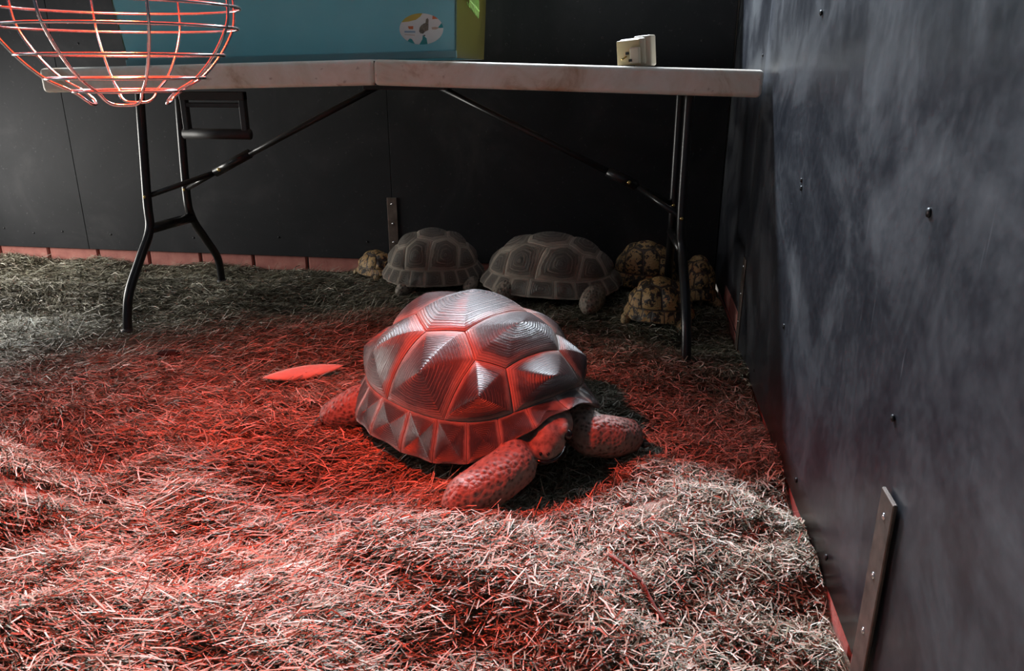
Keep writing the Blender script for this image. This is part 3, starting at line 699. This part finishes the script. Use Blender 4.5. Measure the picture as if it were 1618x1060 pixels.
    for L in (fr, fL, hr, hl):
        for (p, r), (q, t), i in zip(L[:-1], L[1:], range(9)):
            if i == 0: continue
            P_, Q_ = np.array(p), np.array(q); d = Q_ - P_; tt = np.clip(((co - P_) @ d) / (d @ d), 0, 1); dist = np.linalg.norm(co - (P_ + tt[:, None] * d), axis=1)
            tone = np.maximum(tone, np.clip((r * 1.25 - dist) / (r * 0.2), 0, 1))
    hc = np.array(Hm @ Vector((0.022 * k, 0, 0))); dist = np.linalg.norm(co - hc, axis=1); head_m = np.clip((0.046 * hs * k - dist) / (0.010 * k), 0, 1); tone = tone * (1 - head_m); set_attr(me, 'head', head_m)
    set_attr(me, 'tone', tone)
    body = link('body', me, root, skinmat)
    for s_ in (-1, 1):
        bm = bmesh.new(); ball(bm, Hm @ Vector((0.022 * k * hs, s_ * 0.0255 * k * hs, 0.008 * k * hs)), 0.0075 * k * hs, 2); obj('eye', bm, M['eye'], body, True)
        bm = bmesh.new(); ball(bm, Hm @ Vector((0.0530 * k * hs, s_ * 0.0045 * k * hs, 0.003 * k * hs)), 0.0022 * k * hs, 2); obj('nostril', bm, M['eye'], body, True)
    mp = [Hm @ (Vector((0.012 + 0.045 * math.cos(t) * (1 if abs(t) < 1.3 else 1), 0.0235 * math.sin(t), -0.0085 + 0.002 * math.cos(2 * t))) * k * hs) for t in np.linspace(-1.5, 1.5, 15)]
    tb('mouth_line', M['eye'], body, mp, 0.0022 * k * hs, 7)
    if claws:
        for L, dr in ((fr, (-0.05, -1)), (fL, (0.2, 1)), (hr, (-0.75, -0.65)), (hl, (-0.75, 0.65))):
            p, r = L[-1]; d = Vector((dr[0], dr[1], 0)).normalized(); sdv = Vector((-d.y, d.x, 0))
            for j in range(5):
                f = (j - 2) / 2
                c0 = Vector(p) + d * (r * 0.78 * (1 - 0.22 * f * f)) + sdv * (f * r * 0.75) + Vector((0, 0, -0.35 * r))
                tb('claw', M['claw'], body, [c0, c0 + d * 0.012 * k + Vector((0, 0, -0.002)), c0 + d * 0.022 * k + Vector((0, 0, -0.009))], [0.0065 * k, 0.0048 * k, 0.001], 8)
    # --- carapace: seam dome + scutes
    nw, na = 26, 88
    V = [sh.pt(0, 0) - np.array((0, 0, 0.002 * k))]; Fc = []
    for i in range(1, nw + 1):
        for j in range(na):
            w_ = i / nw * 0.995; t = 2 * PI * j / na; p_, q_ = w_ * math.cos(t), w_ * math.sin(t)
            V.append(sh.pt(p_, q_) - sh.nrm(np.array(p_), np.array(q_)) * 0.0018 * k)
    for j in range(na): Fc.append((0, 1 + j, 1 + (j + 1) % na))
    for i in range(nw - 1):
        for j in range(na): Fc.append((1 + i * na + j, 1 + (i + 1) * na + j, 1 + (i + 1) * na + (j + 1) % na, 1 + i * na + (j + 1) % na))
    # turned-in underside of the rim
    base = 1 + (nw - 1) * na; st = len(V)
    for j in range(na):
        v = np.array(V[base + j]); V.append(np.array((v[0] * 0.86, v[1] * 0.86, v[2] + 0.004 * k)))
    for j in range(na): Fc.append((base + j, st + j, st + (j + 1) % na, base + (j + 1) % na))
    me = bpy.data.meshes.new('carapace'); me.from_pydata([tuple(v) for v in V], [], Fc)
    for p in me.polygons: p.use_smooth = True
    me.update(); car = link('carapace', me, root, M['seam'])
    for nm, kk, P in POLY:
        build_scute(sh, P, kk, int((44 if nm == 'scute' else 24) * detail), int((16 if nm == 'scute' else 8) * detail), nm, car, shellmat, k)
    return root
tortoise('giant tortoise with a big domed shell lying under the red heat lamp', (-0.288, 1.405), -0.66, 0.228, 0.194, 0.226, 0.045, 0.027, M['shell'], M['skin'], 1.0, claws=True, front=0.085, head_turn=-0.85)
tortoise('grey tortoise under the table, between the metal strip and the longer grey tortoise', (-0.632, 2.45), 0.25, 0.152, 0.110, 0.158, 0.035, 0.011, M['shell_grey'], M['skin_far'], 0.6, front=0.03, tuck=1.5)
tortoise('long grey tortoise under the table, next to the pair of yellow spotted tortoises', (-0.232, 2.388), -0.12, 0.205, 0.130, 0.165, 0.038, 0.011, M['shell_grey'], M['skin_far'], 0.6, front=0.03, tuck=1.7)
tortoise('small spotted tortoise below the metal strip on the back wall', (-0.866, 2.566), 2.6, 0.070, 0.055, 0.075, 0.015, 0.006, M['leopard'], M['skin_leo'], 0.5, front=0.02, tuck=1.0)
tortoise('yellow spotted tortoise pushed up to the back wall beside the long grey tortoise', (0.066, 2.538), 2.9, 0.100, 0.078, 0.135, 0.022, 0.008, M['leopard'], M['skin_leo'], 0.5, front=0.02, tuck=1.0)
tortoise('low yellow spotted tortoise resting between the front and back table legs', (0.105, 2.185), 3.05, 0.092, 0.072, 0.110, 0.018, 0.008, M['leopard'], M['skin_leo'], 0.5, front=0.02, tuck=1.0)
tortoise('spotted tortoise squeezed between a table leg and the scuffed side wall', (0.226, 2.405), 1.66, 0.082, 0.052, 0.125, 0.020, 0.007, M['leopard'], M['skin_leo'], 0.5, front=0.02, tuck=1.0)

# ------------------------------------------------------------------ hay bedding
def hay_bedding():
    x0, x1, y0, y1 = XL + 0.02, XR + 0.006, 0.05, YB + 0.005
    nx, ny = 240, 220
    gx, gy = np.meshgrid(np.linspace(x0, x1, nx), np.linspace(y0, y1, ny), indexing='ij')
    gz = hz(gx, gy) - 0.006
    V = np.stack([gx, gy, gz], -1).reshape(-1, 3); idx = np.arange(nx * ny).reshape(nx, ny)
    F = np.stack([idx[:-1, :-1], idx[1:, :-1], idx[1:, 1:], idx[:-1, 1:]], -1).reshape(-1, 4)
    me = bpy.data.meshes.new('hay_bed'); me.from_pydata(V.tolist(), [], F.tolist())
    for p in me.polygons: p.use_smooth = True
    bv = np.zeros(len(V))
    for (cx, cy, rx, ry) in BARE: bv = np.maximum(bv, np.clip(1.5 * (1 - ((V[:, 0] - cx) / rx) ** 2 - ((V[:, 1] - cy) / ry) ** 2), 0, 1))
    set_attr(me, 'bare', bv)
    bed = link('hay_bedding', me, None, M['bed']); bed['kind'] = 'stuff'; tag(bed, 'loose dry chopped hay covering the whole floor', 'hay')
    # strands
    n = 540000
    u = rng.random(n)
    X = rng.uniform(x0, x1, n); Y = y0 + (y1 - y0) * u
    # keep mostly what a viewer near the camera sees
    vis = (X > -0.62 * Y - 0.75) & (Y > 0.5)
    keep = vis | (rng.random(n) < 0.25)
    for (cx, cy, rx, ry) in BARE:
        d = ((X - cx) / rx) ** 2 + ((Y - cy) / ry) ** 2
        keep &= ~((d < 1) & (rng.random(n) < 0.95 * np.clip(2.0 * (1 - d), 0, 1)))
    X, Y = X[keep], Y[keep]; n = len(X)
    flow = 0.25 + 0.7 * np.sin(2.1 * X + 1.3 * Y) + 0.6 * np.sin(5.3 * Y - 3.1 * X + 1.0) + 0.35 * np.sin(9 * X + 7 * Y)
    right = 1 / (1 + np.exp(-(X + 0.12) / 0.07))
    az = flow * 0.6 + rng.normal(0, 0.55 + 0.7 * right, n)
    ln = rng.gamma(5, 0.0062, n) * (1.05 - 0.50 * right) + 0.007; ln = np.clip(ln, 0.010, 0.085)
    far = np.clip((Y - 1.5) / 0.8, 0, 1); ln *= (1 - 0.25 * far)
    wd = rng.uniform(0.0006, 0.00145, n)
    pitch = rng.normal(0, 0.16, n) + (rng.random(n) < 0.06) * rng.uniform(0.2, 0.8, n)
    lay = rng.random(n) ** 1.3
    Z = hz(X, Y) - 0.004 + 0.013 * lay + np.abs(np.sin(pitch)) * ln * 0.35
    d = np.stack([np.cos(az) * np.cos(pitch), np.sin(az) * np.cos(pitch), np.sin(pitch)], -1)
    roll = rng.normal(0, 0.5, n)
    side = np.stack([-np.sin(az) * np.cos(roll), np.cos(az) * np.cos(roll), np.sin(roll)], -1)
    C = np.stack([X, Y, Z], -1); half = ln[:, None] / 2
    curl = rng.normal(0, 0.10, n)[:, None] * ln[:, None]
    upv = np.array([0, 0, 1.0])
    mid = C + side * curl + upv * (ln * rng.normal(0.04, 0.03, n))[:, None]
    A, B = C - d * half, C + d * half
    hw_ = side * wd[:, None]
    VV = np.stack([A - hw_ * .7, A + hw_ * .7, mid - hw_, mid + hw_, B - hw_ * .6, B + hw_ * .6], 1).reshape(-1, 3)
    VV[:, 0] = np.minimum(VV[:, 0], XR - 0.002); VV[:, 1] = np.minimum(VV[:, 1], YB - 0.004)
    o = (np.arange(n) * 6)[:, None]
    FF = np.concatenate([o + np.array([[0, 1, 3, 2]]), o + np.array([[2, 3, 5, 4]])], 1).reshape(-1, 4)
    me = bpy.data.meshes.new('hay_strands'); nv, nf = len(VV), len(FF)
    me.vertices.add(nv); me.vertices.foreach_set('co', VV.astype(np.float32).ravel())
    me.loops.add(nf * 4); me.loops.foreach_set('vertex_index', FF.astype(np.int32).ravel())
    me.polygons.add(nf); me.polygons.foreach_set('loop_start', np.arange(0, nf * 4, 4, dtype=np.int32)); 
    me.update(calc_edges=True)
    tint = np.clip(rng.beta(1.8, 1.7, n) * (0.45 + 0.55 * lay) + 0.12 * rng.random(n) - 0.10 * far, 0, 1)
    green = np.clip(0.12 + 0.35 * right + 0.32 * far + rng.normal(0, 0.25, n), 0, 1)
    set_attr(me, 'tint', np.repeat(tint, 6)); set_attr(me, 'green', np.repeat(green, 6))
    s = link('hay_strands', me, bed, M['hay']); s['kind'] = 'stuff'
hay_bedding()

# ------------------------------------------------------------------ small things lying in the hay
def slab():
    bm = bmesh.new(); L, Wd = 0.094, 0.021; rings = []
    ts = np.linspace(-1, 1, 17)
    for t in ts:
        wv = Wd * max(0.0, (1 - abs(t) ** 1.7)) ** 0.8 + 0.0008; hv = 0.010 * (1 - t * t) + 0.001
        rings.append([bm.verts.new((t * L, wv * math.cos(a), hv * math.sin(a) + 0.004 * t * t)) for a in np.linspace(0, 2 * PI, 14, endpoint=False)])
    for A, B in zip(rings[:-1], rings[1:]):
        for k in range(14): bm.faces.new((A[k], A[(k + 1) % 14], B[(k + 1) % 14], B[k]))
    bm.faces.new(rings[0]); bm.faces.new(rings[-1][::-1])
    o = obj('chalk_slab', bm, M['chalk'], None, True); o.location = (-0.752, 1.640, float(hz(-0.752, 1.64)) + 0.020); o.rotation_euler = (math.radians(22), math.radians(-3), 0.44)
    tag(o, 'pale pointed oval slab lying on the hay behind the giant tortoise', 'chalk slab')
slab()
def lump(label, x, y, r, rz, name='dropping'):
    bm = bmesh.new(); bmesh.ops.create_icosphere(bm, subdivisions=3, radius=1.0)
    rr = np.random.default_rng(int(abs(x * 1000)))
    ph = rr.uniform(0, 6, 6)
    for v in bm.verts:
        f = 1 + 0.13 * math.sin(4 * v.co.x + ph[0]) * math.sin(5 * v.co.y + ph[1]) + 0.08 * math.sin(9 * v.co.z + 7 * v.co.x + ph[2])
        v.co = Vector((v.co.x * r[0] * f, v.co.y * r[1] * f, v.co.z * r[2] * f))
    o = obj(name, bm, M['dung'], None, True); o.location = (x, y, float(hz(x, y)) + r[2] * 0.55 + 0.004); o.rotation_euler = (0, 0, rz)
    tag(o, label, 'dropping')
lump('dark elongated dropping on the hay near the foot of a table leg', -1.145, 1.70, (0.034, 0.013, 0.011), 0.3)
lump('dark round dropping sunk in the pink lit hay before the giant tortoise', -0.39, 1.00, (0.014, 0.012, 0.011), 0.8)
P = [(-0.002, 0.992), (0.022, 0.962), (0.045, 0.935), (0.062, 0.905), (0.078, 0.885)]
P3 = [(x, y, float(hz(x, y)) + 0.011 + 0.003 * math.sin(i * 2.1)) for i, (x, y) in enumerate(P)]
st = empty('dried_stem', P3[2]); tag(st, 'crooked reddish brown dried stem lying on the pale chopped hay', 'stem')
o0 = Vector(P3[2])
tb('stalk', M['twig'], st, [p - o0 for p in smooth_path(P3, 4)], [0.0022 + 0.0012 * math.sin(i * 1.9) ** 2 for i in range(17)], 8)
tb('side_shoot', M['twig'], st, [Vector(P3[2]) - o0, Vector(P3[2]) - o0 + Vector((-0.012, 0.004, 0.006)), Vector(P3[2]) - o0 + Vector((-0.024, 0.012, 0.004))], [0.0022, 0.0018, 0.0008], 7)
